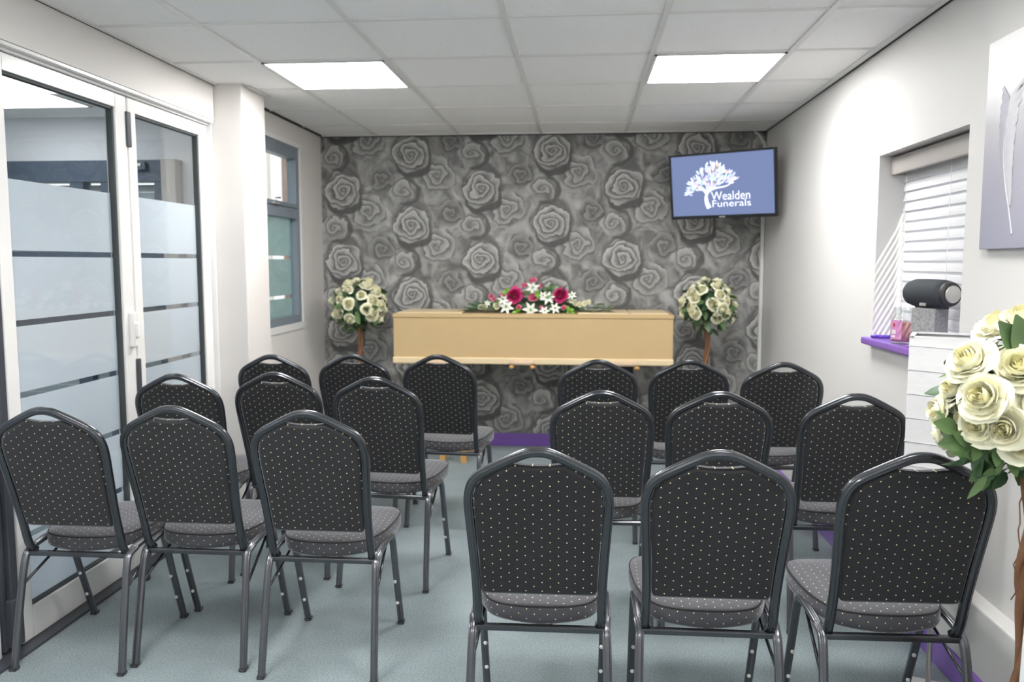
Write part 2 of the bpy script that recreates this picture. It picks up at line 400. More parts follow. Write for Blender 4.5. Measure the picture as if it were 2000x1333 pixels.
# left wall
bm = B()
box(bm, XL-.16, XL, YF, 4.24, 2.095, HC+.05); box(bm, XL-.16, XL, 4.3, 4.6, 0, HC+.05)
LY0, LY1, LZ0, LZ1 = 4.70, 5.54, .95, 2.125
box(bm, XL-.16, XL, 4.6, LY0, 0, HC+.05); box(bm, XL-.075, XL, LY1, YB+.1, 0, HC+.05)
box(bm, XL-.16, XL, LY0, LY1, 0, LZ0); box(bm, XL-.16, XL, LY0, LY1, LZ1, HC+.05)
box(bm, XL-.16, XL, YF, .6, 0, 2.095)
box(bm, XL-.02, -1.765, 4.245, 4.56, 0, HC+.01, .006)
struct('wall_left', bm, LWALL)
bm = B(); box(bm, XL, XL+.016, 4.56, YB-.02, 0, .095, .003); struct('baseboard_left', bm, PURP)

# folding glazed doors
def door_leaf(name, y0, y1, edge=None, hinge=True, handle=False):
    z0, z1, xa, xb, st, rl = .012, 2.068, -2.005, -1.955, .075, .085
    bm = B()
    box(bm, xa, xb, y0, y0+st*.85, z0, z1, .006); box(bm, xa, xb, y1-st*1.15, y1, z0, z1, .006)
    box(bm, xa+.001, xb-.0015, y0+st*.85-.001, y1-st*1.15+.001, z0, z0+.115, .003); box(bm, xa+.001, xb-.0015, y0+st*.85-.001, y1-st*1.15+.001, z1-.06, z1, .003)
    o = struct(name, bm, UPVC)
    bm = B(); ya, yb, za, zb = y0+st*.85, y1-st*1.15, z0+.115, z1-.06
    for q in ((ya, ya+.007, za, zb), (yb-.011, yb, za, zb), (ya, yb, za, za+.007), (ya, yb, zb-.009, zb)):
        box(bm, -1.992, -1.966, q[0], q[1], q[2], q[3])
    obj('gasket', bm, GASK, o)
    bm = B(); box(bm, -1.984, -1.978, ya, yb, za, zb); obj('pane', bm, GLASS, o)
    bm = B(); bands = [1.39, 1.143, .886, .63, .375]
    ed = [za] + [v for b in sorted(bands) for v in (b-.011, b+.011)] + [1.65]
    for a, b in zip(ed[0::2], ed[1::2]): box(bm, -1.9895, -1.9885, ya+.008, yb-.011, a, b)
    obj('frosted_film', bm, FROST, o)
    if hinge:
        for z in (1.93, .86):
            bm = B(); box(bm, -1.96, -1.945, y1-.012, y1+.018, z-.075, z+.075, .004); obj('hinge', bm, ANTH, o)
    if handle:
        bm = B(); box(bm, -1.958, -1.93, y1-.055, y1-.022, .99, 1.145, .008); box(bm, -1.958, -1.915, y1-.05, y1-.03, 1.03, 1.10, .008)
        obj('door_handle', bm, UPVC, o)
    return o
door_leaf('door_1', 2.642, 3.47, handle=True)
door_leaf('door_2', 3.48, 4.24, hinge=False)
door_leaf('door_3', 1.74, 2.54, hinge=False); door_leaf('door_4', .9, 1.73, hinge=False)
bm = B()
box(bm, -2.02, -1.962, 2.56, 2.584, .02, 2.06, .004); box(bm, -2.0, -1.948, 2.592, 2.628, .02, 2.06, .005)
box(bm, -1.965, -1.935, 2.575, 2.63, .03, .2, .004)
struct('trim_5', bm, ANTH)
bm = B(); box(bm, -2.03, -1.943, .6, 4.241, 2.070, 2.0955, .003); box(bm, -2.03, -1.93, 4.242, 4.305, 0, 2.0955, .004); box(bm, -1.94, -1.918, .6, 4.24, 2.080, 2.0945, .003); struct('trim_6', bm, UPVC)
bm = B(); box(bm, -2.03, -1.905, .6, 4.25, 0.0, .011, .003); struct('trim_7', bm, ANTH)

# left window
bm = B(); x0, x1 = XL-.07, XL-.004
y0, y1, z0, z1 = LY0, LY1, LZ0, LZ1
f = .055
box(bm, x0, x1, y0, y0+f, z0, z1, .004); box(bm, x0, x1, y1-f, y1, z0, z1, .004); box(bm, x0+.001, x1-.001, y0+f, y1-f, z0, z0+f, .003); box(bm, x0+.001, x1-.001, y0+f, y1-f, z1-f, z1, .003)
box(bm, x0+.001, x1-.001, y0+f, y1-f, 1.65, 1.72, .003)
W1 = struct('window_1', bm, GREYAL)
bm = B(); s = .028
for a, b, c, d in ((y0+f, y0+f+s, 1.72, z1-f), (y1-f-s, y1-f, 1.72, z1-f), (y0+f+s, y1-f-s, 1.72, 1.72+s), (y0+f+s, y1-f-s, z1-f-s, z1-f)): box(bm, x0+.01, x1+.008, a, b, c, d, .004)
obj('window_frame', bm, GREYAL, W1)
bm = B(); box(bm, x0+.025, x0+.03, y0+f, y1-f, 1.72, z1-f); box(bm, x0+.025, x0+.03, y0+f, y1-f, z0+f, 1.65); obj('pane', bm, GLASS, W1)
bm = B()
for a, b in ((z0+f, 1.119), (1.141, 1.379), (1.401, 1.65)): box(bm, x0+.018, x0+.019, y0+f, y1-f, a, b)
obj('frosted_film', bm, FROST2, W1)
bm = B(); box(bm, XL-.002, XL+.006, LY0-.03, LY1+.035, LZ0-.045, LZ0, .002); box(bm, XL-.002, XL+.005, LY1, LY1+.035, LZ0, LZ1, .002); box(bm, XL-.002, XL+.005, LY0, LY1+.035, LZ1, LZ1+.03, .002)
obj('window_trim', bm, TRIM, W1)
bm = B(); box(bm, x1, x1+.02, 5.02, 5.12, 1.722, 1.735, .003); tube(bm, [(x1+.018, 5.05, 1.735), (x1+.02, 5.05, 1.76), (x1+.022, 5.12, 1.765)], .006); obj('window_latch', bm, SILV, W1)

# right window, blind, sill
bm = B(); xa, xb = XR+.155, XR+.2
for a, b, c, d in ((WY0, WY0+.05, WZ0, WZ1), (WY1-.05, WY1, WZ0, WZ1), (WY0+.05, WY1-.05, WZ0, WZ0+.06), (WY0+.05, WY1-.05, WZ1-.05, WZ1)): box(bm, xa, xb, a, b, c, d, .004)
W2 = struct('window_2', bm, ANTH)
bm = B(); box(bm, xa+.02, xa+.025, WY0+.05, WY1-.05, WZ0+.06, WZ1-.05); obj('pane', bm, GLASS, W2)
bm = B(); box(bm, XR-.045, XR+.2, WY0-.02, WY1+.02, WZ0-.032, WZ0, .008); SILL = obj('window_sill', bm, PURP, W2)
bl = thing('venetian_blind', 'white slatted venetian blind with taupe valance hanging in the window recess on the right wall', 'blind', (XR+.1, 3.35, WZ1))
bm = B(); box(bm, -.052, -.036, -.40, .415, -.085, -.01, .004); box(bm, -.04, .02, .40, .415, -.085, -.01, .003); box(bm, -.036, .03, -.40, .40, -.05, -.004, .003); obj('valance', bm, VAL, bl)
bm = B(); nsl = 16; pit = .0425
for k in range(nsl):
    zc = -.09-k*pit; tilt = math.radians(72)
    M = Matrix.Translation((0.005, 0, zc)) @ Matrix.Rotation(-tilt, 4, 'Y')
    pts = []
    for i in range(5):
        u = -.025+.05*i/4; pts.append((u, .0022*(1-(u/.025)**2)))
    for a, b in zip(pts, pts[1:]):
        vs = [bm.verts.new(M @ Vector(p)) for p in ((a[0], -.395, a[1]), (b[0], -.395, b[1]), (b[0], .395, b[1]), (a[0], .395, a[1]))]
        us = [bm.verts.new(M @ Vector((p[0], p[1], p[2]-.0025))) for p in ((a[0], -.395, a[1]), (b[0], -.395, b[1]), (b[0], .395, b[1]), (a[0], .395, a[1]))]
        bm.faces.new(vs); bm.faces.new(list(reversed(us)))
        for i in range(4): bm.faces.new((vs[i], us[i], us[(i+1) % 4], vs[(i+1) % 4]))
obj('slats', bm, SLAT, bl)
bm = B()
for y in (.30, -.12):
    bm = B(); tube(bm, [(-.026, y, -.06), (-.026, y, -.77)], .0012, 5); obj('ladder_cord', bm, CORD, bl)
bm = B(); box(bm, -.02, .03, -.395, .395, -.785, -.765, .003); obj('bottom_rail', bm, SLAT, bl)

# ------------------------------------------------------------------ next room beyond the doors and the yard beyond the window
bm = B(); box(bm, -5.2, -2.03, -2.6, 4.45, 2.16, 2.3); struct('ceiling_annexe', bm, TILE)
bm = B(); box(bm, -5.3, -5.2, -2.6, 4.45, 0, 2.3); struct('wall_annexe_left', bm, WALLM)
bm = B(); box(bm, -5.2, XL-.16, 4.45, 4.55, 1.92, 2.3); box(bm, -5.2, -5.0, 4.45, 4.55, 0, 1.92); box(bm, -2.2, XL-.15, 4.45, 4.55, 0, 1.92); struct('wall_annexe_back', bm, RENDER)
bm = B(); box(bm, -5.2, -2.03, -2.7, -2.6, 0, 2.3); struct('wall_annexe_front', bm, WALLM)
bm = B(); box(bm, -2.29, -2.205, 4.38, 4.5, 0, 1.918, .005); struct('trim_8', bm, GREYP)
bm = B()
for a, b in ((-5.0, -4.9), (-4.1, -3.98), (-3.34, -3.28), (-2.84, -2.76), (-2.66, -2.55), (-2.35, -2.292)): box(bm, a, b, 4.42, 4.5, .001, 1.919, .004)
box(bm, -5.0, -2.292, 4.415, 4.5, 1.80, 1.92, .004); box(bm, -5.0, -2.292, 4.417, 4.5, 1.36, 1.42, .004); box(bm, -5.0, -2.292, 4.417, 4.5, .86, 1.16, .004); box(bm, -5.0, -2.292, 4.417, 4.5, 0, .12, .004)
W3 = struct('window_3', bm, GREYAL2)
bm = B(); box(bm, -4.9, -2.3, 4.455, 4.46, .12, 1.80); obj('pane', bm, GLASS, W3)
bm = B()
for i in range(40):
    z = 1.79-i*.042; box(bm, -4.9, -2.3, 4.475, 4.48, z-.0405, z)
obj('window_blind', bm, BLINDG, W3)
t = thing('door_closer', 'slim grey overhead door closer on the slate blue frame seen through the glass doors', 'door closer', (-2.47, 4.402, 1.885))
bm = B(); box(bm, -.12, .09, -.012, .01, -.022, .022, .004); obj('body', bm, GREYAL2, t); bm = B(); box(bm, -.12, .07, -.02, -.008, -.004, .012, .002); obj('arm', bm, SILV, t)
bm = B(); box(bm, -6.9, -3.14, 8.6, 8.75, 0, 3.2); box(bm, -3.31, -3.285, 8.57, 8.6, 0, 3.0, mi=1); struct('wall_yard', bm, RENDER, mats=[RENDER, GREYP])
bm = B(); box(bm, -3.14, -2.4, 8.55, 8.75, 0, 3.2); struct('wall_yard_pier', bm, BRICK)
for k, (x, y, s) in enumerate(((-2.7, 6.3, .38), (-3.35, 7.0, .42), (-3.95, 7.9, .45))):
    sh = thing('shrub', ('rounded green shrub nearest the frosted left window in the yard', 'middle green shrub in the yard behind the frosted left window', 'farthest green shrub by the white yard wall behind the left window')[k], 'shrub', (x, y, 0), 0, 'shrubs in the yard')
    bm = B(); blob(bm, (0, 0, s*1.15), s, 3, .14, k, (1, 1, 1.1)); obj('foliage', bm, GRASS, sh); bm = B(); tube(bm, [(0, 0, 0), (0, 0, s)], .03); obj('stem', bm, BARK, sh)

# ------------------------------------------------------------------ ceiling lamps
def ceiling_light(x, y, z, label, group, s=.6, led=None):
    t = thing('ceiling_light', label, 'ceiling light', (x, y, z), 0, group)
    bm = B(); h = s/2-.012
    for q in ((-h, h, -h, -h+.012), (-h, h, h-.012, h), (-h, -h+.012, -h, h), (h-.012, h, -h, h)): box(bm, q[0], q[1], q[2], q[3], -.008, .004)
    obj('frame', bm, TRIM, t)
    bm = B(); box(bm, -h+.012, h-.012, -h+.012, h-.012, -.0065, .003, .001); obj('diffuser', bm, led or LED, t)
cy = GY+1.5*M6
ceiling_light(GX+.3, cy, HC, 'square lit panel light in the ceiling, left of the two, above the left chairs', 'panel lights in the tiled ceiling')
ceiling_light(GX+2.1, cy, HC, 'square lit panel light in the ceiling, right of the two, nearer the television', 'panel lights in the tiled ceiling')
for yy in (cy-2.4, cy-4.8):  # panel pairs out of view, added as fill light
    wh = 'added unseen as fill above the camera' if yy > 0 else 'added unseen as fill at the rear of the room'
    for k in (0, 1): ceiling_light(GX+.3+1.8*k, yy, HC, ('square lit ceiling panel %s on the door side' % wh, 'square lit ceiling panel %s on the window side' % wh)[k], 'panel lights in the tiled ceiling')
ceiling_light(-2.80, 3.85, 2.16, 'bright square ceiling panel in the next room, seen through the folding doors', 'panel lights in the next room', led=LED2)
ceiling_light(-3.3, 1.6, 2.16, 'unseen square panel added in the next room to brighten the frosted doors', 'panel lights in the next room', led=LED3)  # unseen panel, added to brighten the frosted door film

# ------------------------------------------------------------------ banquet chairs
def flute(wd, dp, n=36, lobes=3):
    out = []
    for i in range(n):
        a = 2*PI*i/n; c, s = math.cos(a), math.sin(a)
        x = math.copysign(abs(c)**.75, c)*wd/2; y = math.copysign(abs(s)**.75, s)*dp/2
        y *= 1 - .3*(.5-.5*math.cos(2*PI*lobes*(x/wd+.5))) if abs(s) > .3 else 1
        out.append((x, y))
    return out
def yb(z): return .28*(.905-z)
def make_chair():
    root = thing('banquet_chair', 'x', 'chair')
    # back hoop
    h = [(.160, .381, .165), (.165, .394, .150), (.166, .425, None), (.166, .50, None), (.169, .58, None), (.174, .67, None), (.1775, .73, None), (.177, .770, None), (.168, .803, None), (.147, .829, None), (.10, .856, None), (.05, .881, None), (.024, .8905, None), (0, .893, None)]
    h = [(x, yb(z) if y is None else y, z) for x, z, y in h]
    path = catmull(h + [(-x, y, z) for x, y, z in reversed(h[:-1])], 5)
    bm = B(); sweep(bm, path, flute(.0245, .026), (0, 1, .28)); obj('back_frame', bm, FRAME, root, True)
    # backrest
    o = [(.0, .484), (.134, .484), (.147, .4865), (.1525, .497), (.1535, .53), (.156, .60), (.161, .67), (.1648, .73), (.1645, .768), (.157, .798), (.138, .8215), (.10, .8445), (.066, .8615), (.052, .8605), (.03, .8575), (0, .8565)]
    o = o + [(-x, z) for x, z in reversed(o[1:-1])]
    c0 = .675
    def lay(dx, dy): return [(x*(1-dx/.16), yb(z)+dy, c0+(z-c0)*(1-dx/.17)) for x, z in o]
    bm = B(); ring_between(bm, [lay(.010, -.011), lay(.004, -.009), lay(.0, -.004), lay(0, .016), lay(.006, .026), lay(.02, .033)], True, (True, True))
    uvl = bm.loops.layers.uv.new('UVMap')
    for f in bm.faces:
        f.smooth = False
        for l in f.loops: l[uvl].uv = (l.vert.co.x+.013, l.vert.co.z)
    bmesh.ops.recalc_face_normals(bm, faces=bm.faces); obj('backrest', bm, FAB, root)
    # seat cushion
    s = [(0, .083), (.06, .088), (.11, .104), (.142, .13), (.165, .18), (.181, .24), (.189, .31), (.193, .38), (.191, .43), (.180, .468), (.155, .490), (.09, .499), (0, .502)]
    s = [(x, .157+(y-.083)*.92) for x, y in s]
    s = catmull([Vector((x, y, 0)) for x, y in s] + [Vector((-x, y, 0)) for x, y in reversed(s[1:-1])], 3, True)
    arc = [0]
    for a, b in zip(s, s[1:]): arc.append(arc[-1]+(b-a).length)
    def sl(k, z, droop=0): return [Vector((p.x*k, .35+(p.y-.35)*k, z-.031-(.011*(1-(p.y-.157)/.385) if z > .44 else 0)-droop*max(0, 1-abs(p.x)/.15)*max(0, (.32-p.y)/.17))) for p in s]
    bm = B(); vs = ring_between(bm, [sl(.90, .416), sl(.975, .4185, .008), sl(.995, .426, .008), sl(1.0, .445), sl(.995, .463), sl(.978, .4725), sl(.95, .4765), sl(.7, .482), sl(.35, .484)], True, (True, True))
    idx = {}
    for r in vs:
        for i, v in enumerate(r): idx[v] = i
    uvl = bm.loops.layers.uv.new('UVMap'); bmesh.ops.recalc_face_normals(bm, faces=bm.faces); nn = len(s)
    for f in bm.faces:
        f.smooth = len(f.verts) == 4; side = abs(f.normal.z) < .6 and len(f.verts) == 4
        ids = [idx[l.vert] for l in f.loops]
        for l, i in zip(f.loops, ids):
            if side:
                a = arc[i]+(arc[-1]+(s[0]-s[-1]).length if (max(ids) == nn-1 and i == 0 and min(ids) == 0) else 0); l[uvl].uv = (a, l.vert.co.z*1.0+.006)
            else: l[uvl].uv = (l.vert.co.x, l.vert.co.y)
    obj('seat', bm, FABS, root)
    bm = B(); sweep(bm, [p for p in sl(.984, .4712)], circ(.0026, 6), (0, 0, 1), True); obj('piping', bm, FOOT, root, True)
    for sg in (1, -1):
        pr = catmull([(sg*.188, .062, .0), (sg*.186, .080, .10), (sg*.183, .112, .26), (sg*.181, .132, .345), (sg*.180, .150, .377), (sg*.182, .19, .391)], 5)
        bm = B(); sweep(bm, pr, flute(.0235, .023), (0, 1, .0001) if True else None); box(bm, sg*.188-.012, sg*.188+.012, .048, .076, 0, .012, .003, mi=1)
        obj('leg', bm, LEGM, root, True, [LEGM, FOOT])
        rl = catmull([(sg*.180, .18, .390), (sg*.181, .25, .397), (sg*.1815, .335, .397), (sg*.1815, .362, .389)], 5)
        bm = B(); sweep(bm, rl, flute(.023, .0235), (0, .15, 1)); obj('side_rail', bm, LEGM, root, True)
        pf = catmull([(sg*.1815, .35, .394), (sg*.1815, .374, .374), (sg*.1815, .392, .33), (sg*.181, .44, .19), (sg*.180, .51, .0)], 5)
        bm = B(); sweep(bm, pf, flute(.0235, .023), (0, 1, .4)); box(bm, sg*.180-.012, sg*.180+.012, .495, .525, 0, .012, .003, mi=1)
        lg = obj('leg', bm, LEGM, root, True, [LEGM, FOOT])
        for z in (.195, .10):
            y = .44+(.19-z)*.368; x = .181
            bm = B(); blob(bm, (sg*(x-.004), y-.0135, z), .0065, 2, 0, 0, (1, .8, 1)); obj('bumper', bm, BUMP, lg)
    bm = B(); box(bm, -.178, .178, .140, .160, .366, .383, .004); obj('rear_bar', bm, FRAME, root)
    bm = B(); box(bm, -.180, .180, .352, .372, .366, .383, .004); obj('front_bar', bm, FRAME, root)
    for sg in (1, -1): bm = B(); tube(bm, [(sg*.185, .118, .27), (sg*.165, .355, .37)], .005, 6); obj('brace', bm, FRAME, root)
    return root
proto = make_chair()
WH = {0: 'nearest', 1: 'middle', 2: 'farthest'}
CH = [(-1.692, 2.43, 0, 0, 'L', 0), (-1.303, 2.49, 0, 0, 'L', 1), (-.848, 2.447, 0, 0, 'L', 2),
      (-.104, 1.993, .5, 0, 'R', 0), (.343, 2.003, 0, 0, 'R', 1), (.825, 2.015, 1, 0, 'R', 2),
      (-1.662, 3.222, 0, 1, 'L', 0), (-1.27, 3.30, -2, 1, 'L', 1), (-.822, 3.202, -4, 1, 'L', 2),
      (.078, 2.922, 0, 1, 'R', 0), (.496, 2.934, 0, 1, 'R', 1), (.962, 2.925, 1, 1, 'R', 2),
      (-1.529, 3.935, -3, 2, 'L', 0), (-1.131, 3.986, -3, 2, 'L', 1), (-.706, 4.0, -5, 2, 'L', 2),
      (.082, 3.855, 1, 2, 'R', 0), (.512, 3.889, 1, 2, 'R', 1), (.93, 3.83, 2, 2, 'R', 2)]
EXTRA = {(0, 'L', 0): 'beside the glazed folding doors', (0, 'L', 2): 'beside the aisle', (0, 'R', 0): 'beside the aisle', (0, 'R', 2): 'beside the big cream rose topiary',
         (1, 'L', 0): 'by the white door frame', (1, 'L', 2): 'beside the aisle', (1, 'R', 0): 'beside the aisle', (1, 'R', 2): 'in front of the white paper lamp',
         (2, 'L', 2): 'with its seat showing by the coffin', (2, 'R', 2): 'against the right wall', (2, 'L', 0): 'by the wall pillar', (2, 'R', 0): 'below the coffin end'}
for i, (x, y, rz, row, sd_, k) in enumerate(CH):
    c = proto if i == 0 else copy_tree(proto)
    c.location = (x, y, 0); c.rotation_euler = (0, 0, math.radians(rz))
    pos = ('leftmost', 'middle', 'rightmost')[k]
    c['label'] = 'black dotted chair, %s of three in %s row %s of the aisle%s' % (pos, WH[row], 'left' if sd_ == 'L' else 'right', '')
    if (row, sd_, k) in EXTRA: c['label'] = 'black dotted chair %s, %s of the %s %s row' % (EXTRA[(row, sd_, k)], pos, WH[row], 'left' if sd_ == 'L' else 'right')
    c['group'] = 'banquet chairs set out in rows'

# ------------------------------------------------------------------ flowers
def rose_bm(R, seed, layers=((.15, 3, 1.05), (.28, 3, 1.06), (.42, 4, 1.04), (.58, 4, .98), (.76, 5, .88), (.9, 5, .74), (1.0, 5, .55)), split=3):
    rnd = random.Random(seed); bm = B()
    blob(bm, (0, 0, R*.45), R*.1, 1, .1, seed, (1, 1, 4), mi=1)
    for li, (o, n, hh) in enumerate(layers):
        for k in range(n):
            ph = 2*PI*k/n + li*.7 + rnd.uniform(-.15, .15); wdt = (PI/n)*1.35; rr = R*o*rnd.uniform(.84, 1.1); H = R*hh*rnd.uniform(.88, 1.1)
            grid = []
            for it in range(5):
                t = it/4; row = []
                for ia in range(6):
                    a = -1+2*ia/5; tt = t*(1-.30*a*a)
                    r = rr*(.3+.7*math.sin(min(1, tt*1.2)*PI/2)**.9)*(1-.3*(1-o)*tt**3) + .16*R*o**3*tt**4
                    z = H*(tt**.85) - .30*R*o**3*max(0, tt-.65)/.35*(1-.3*a*a)*(1 if li > 1 else 0) + rnd.uniform(-.015, .015)*R + .09*R*o*tt*math.sin(a*4+ph*3)
                    an = ph + a*wdt*(.55+.45*t)
                    row.append(bm.verts.new((r*math.cos(an), r*math.sin(an), z)))
                grid.append(row)
            for p, q in zip(grid, grid[1:]):
                for j in range(5):
                    f = bm.faces.new((p[j], p[j+1], q[j+1], q[j])); f.smooth = True; f.material_index = 1 if li < split else 0
    return bm
def leaf(bm, c, d, up, L, W, mi=0, curl=.15):
    d = Vector(d).normalized(); u = Vector(up); u = (u-d*u.dot(d)).normalized(); s = d.cross(u); g = []
    for i in range(5):
        t = i/4; wd = W*math.sin(PI*min(.98, .06+t*.92))**.8*(1-.25*t)
        ce = Vector(c)+d*(L*t)-u*(curl*L*t*t)
        g.append([bm.verts.new(ce-s*wd+u*wd*.25), bm.verts.new(ce), bm.verts.new(ce+s*wd+u*wd*.25)])
    for p, q in zip(g, g[1:]):
        for j in range(2): f = bm.faces.new((p[j], p[j+1], q[j+1], q[j])); f.smooth = True; f.material_index = mi
def rose_mesh(name, R, seed, mats, **k):
    bm = rose_bm(R, seed, **k); me = bpy.data.meshes.new(name); bm.to_mesh(me); bm.free()
    for m in mats: me.materials.append(m)
    return me
ROSES = [rose_mesh('rose', .043, s, [CREAM, CREAMC]) for s in range(5)]
def put(me, name, parent, loc, d, s=1.0, roll=0):
    o = bpy.data.objects.new(name, me); C.objects.link(o); o.parent = parent; o.location = loc
    q = Vector(d).to_track_quat('Z', 'Y'); o.rotation_mode = 'QUATERNION'; o.rotation_quaternion = q @ Matrix.Rotation(roll, 3, 'Z').to_quaternion(); o.scale = (s, s, s); return o
def topiary(loc, label, cz, R, dirs, seed, nleaf, rs=1.0, tx=0, cx=0, trunk_r=.014):
    rnd = random.Random(seed); t = thing('rose_topiary', label, 'topiary', loc, 0, 'cream rose topiary trees')
    bm = B(); lathe(bm, [(.08, 0), (.085, .01), (.11, .17), (.115, .18), (.10, .18), (.095, .165)], 20); obj('pot', bm, POTM, t, True).location.x = tx
    bm = B(); n = 40
    for k in range(3):
        p = [(trunk_r*.75*math.cos(i*.28+k*2.1)+.006*math.sin(i*.5), trunk_r*.75*math.sin(i*.28+k*2.1), .16+(cz-.16)*i/n) for i in range(n+1)]
        tube(bm, p, trunk_r*.72, 7, up=(0, 1, .01))
    obj('trunk', bm, BARK, t).location.x = tx
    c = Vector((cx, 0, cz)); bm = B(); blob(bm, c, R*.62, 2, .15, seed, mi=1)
    for i in range(nleaf):
        v = Vector((rnd.gauss(0, 1), rnd.gauss(0, 1), rnd.gauss(-.15, 1))).normalized()
        d = (v+Vector((rnd.uniform(-.8, .8), rnd.uniform(-.8, .8), rnd.uniform(-.9, .3)))).normalized()
        L = rnd.uniform(.045, .075)*rs
        leaf(bm, c+v*R*rnd.uniform(.62, .92), d, v, L, L*rnd.uniform(.28, .38), 0 if rnd.random() < .6 else 1)
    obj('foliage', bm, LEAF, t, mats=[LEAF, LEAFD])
    for i, (v, k, s) in enumerate(dirs):
        v = Vector(v).normalized(); put(ROSES[i % 5], 'rose', t, c+v*R*k, v+Vector((rnd.uniform(-.2, .2), rnd.uniform(-.2, .2), rnd.uniform(-.1, .25))), s, rnd.uniform(0, 6))
    return t
def fib(n, seed, zmin=-.55):
    rnd = random.Random(seed); out = []
    for i in range(n):
        z = zmin+(1-zmin)*(i+.5)/n; a = i*2.39996+rnd.uniform(-.25, .25); r = math.sqrt(max(0, 1-z*z))
        out.append(((r*math.cos(a), r*math.sin(a), z), rnd.uniform(.80, .92), rnd.uniform(.78, 1.05)))
    return out
p = at(702, 598, 5.62)
topiary((p.x, 5.62, 0), 'round cream rose tree against the wallpaper, left of the cardboard coffin', p.z, .185, fib(36, 3), 3, 130)
q = bpy.data.objects.new
p = at(1382, 598, 5.62)
topiary((p.x, 5.62, 0), 'round cream rose tree against the wallpaper, right of the cardboard coffin', p.z, .18, fib(36, 8), 8, 130)
# near tree: roses where the photo shows them on the side facing the camera
Y0 = 1.86; near_c = at(2004, 800, Y0)
dl = []
for px, py, dy, s in ((1955, 652, -.03, 1.05), (1906, 712, -.09, 1.12), (1888, 742, -.03, .8), (1873, 765, -.02, .85), (1846, 806, .0, .8), (1931, 780, -.14, 1.15), (1921, 828, -.12, 1.0), (1895, 815, -.04, .7), (1968, 832, -.15, 1.05), (1996, 862, -.13, 1.0), (1996, 725, -.12, 1.1), (2030, 790, -.14, 1.1), (1992, 640, -.06, 1.0), (2060, 700, -.06, 1.1), (2090, 830, -.06, 1.1), (2050, 870, -.1, 1.0)):
    g_ = at(px, py, Y0+dy)-Vector((near_c.x, Y0, near_c.z)); dl.append((g_.normalized(), g_.length/.17, s))
dl += [(v, k, s) for v, k, s in fib(26, 5) if v[1] > .15]
T3 = topiary((near_c.x, Y0, 0), 'large cream rose topiary in the right foreground beside the nearest chairs', near_c.z, .17, dl, 11, 190, 1.0, tx=.022, trunk_r=.014)
bm = B(); rnd = random.Random(4)
def lp(px, py, dy): return at(px, py, Y0+dy)-Vector((near_c.x, Y0, 0))
sp = [lp(1965, 905, -.05), lp(1945, 918, -.08), lp(1925, 932, -.1), lp(1902, 962, -.11)]
tube(bm, sp, .0018, 5)
for a, b, wd in ((sp[1], lp(1928, 925, -.1), .008), (sp[2], lp(1900, 965, -.12), .010), (lp(1943, 928, -.08), lp(1958, 908, -.09), .007)):
    leaf(bm, a, b-a, (0, -1, .4), (b-a).length*1.25, wd)
obj('sprig', bm, LEAF, T3)
bm = B()
for a, b, wd in ((1868, 838, (1836, 828)), (1885, 860, (1846, 866)), (1896, 866, (1872, 850)), (1900, 892, (1890, 888)), (1945, 878, (1948, 905)), (1970, 900, (1985, 925)), (1910, 870, (1905, 895)), (1872, 800, (1888, 778)), (1990, 690, (1965, 640)), (2000, 700, (1995, 632))):
    a3 = lp(a, b, -.1); b3 = lp(wd[0], wd[1], -.12); L = max(.035, (b3-a3).length*1.2); leaf(bm, a3, b3-a3, (.1, -1, .3), L, L*.36)
obj('front_leaves', bm, LEAF, T3)
bm = B(); tube(bm, [lp(1996, 950, -.02)+Vector((.004*math.sin(i*1.3), -.01*math.cos(i*1.7), -.02*i)) for i in range(14)], .0016, 5); obj('vine', bm, BARK, T3)
bm = B()
for s_ in (-1, 1): pass
ring_between(bm, [[(x*k, y*k, z) for x, y in ((-.15, -.15), (.15, -.15), (.15, .15), (-.15, .15))] for z, k in ((0, 1.0), (.02, 1.0), (.78, .93), (.80, .96), (.82, .96))], smooth=False)
pl = obj('plinth', bm, PLINTHM); pl.location = (1.026, 1.52, 0); tag(pl, 'white tapered plinth at the right edge, in front of the rose trunk', 'plinth')

# ------------------------------------------------------------------ coffin, trestles and the spray
cx0, cx1, cyf, cyb, cz0, cz1 = -1.25, .598, 5.4, 5.88, .685, 1.018
cof = thing('coffin', 'plain brown cardboard coffin with a flat lid on pine trestles by the rose wallpaper', 'coffin', ((cx0+cx1)/2, (cyf+cyb)/2, cz0)); W, D_, H_ = (cx1-cx0)/2, (cyb-cyf)/2, cz1-cz0
bm = B(); box(bm, -W, W, -D_+.004, D_-.004, .0, H_-.022, .004); obj('body', bm, CARD, cof)
bm = B(); box(bm, -W-.003, W+.003, -D_-.002, D_, H_-.026, H_, .004); obj('lid', bm, CARD, cof)
for x, wdt in ((-.66, .30), (.78, .16)):
    pass
bm = B()
for a, b in ((-W+.02, -W+.46), (W-.62, W-.285), (W-.275, W-.03)): box(bm, a, b, -D_+.04, D_-.03, H_, H_+.008, .002)
obj('lid_flap', bm, CARDL, cof)
bm = B(); box(bm, -W-.004, W+.004, -D_-.012, -D_+.01, .0, .044, .008); obj('base_rail', bm, CARDL, cof)
for xx in (-.64, -.06, .62):
    bm = B(); tube(bm, [(xx-.075, -D_-.02, .012), (xx+.075, -D_-.02, .012)], .016, 10); hd = obj('handle', bm, PINKROLL, cof, True)
    for s_ in (-1, 1):
        bm = B(); blob(bm, (xx+s_*.07, -D_-.02, -.014), .016, 2, .15, 1, (1.1, 1, .8)); obj('knob', bm, PINE, hd)
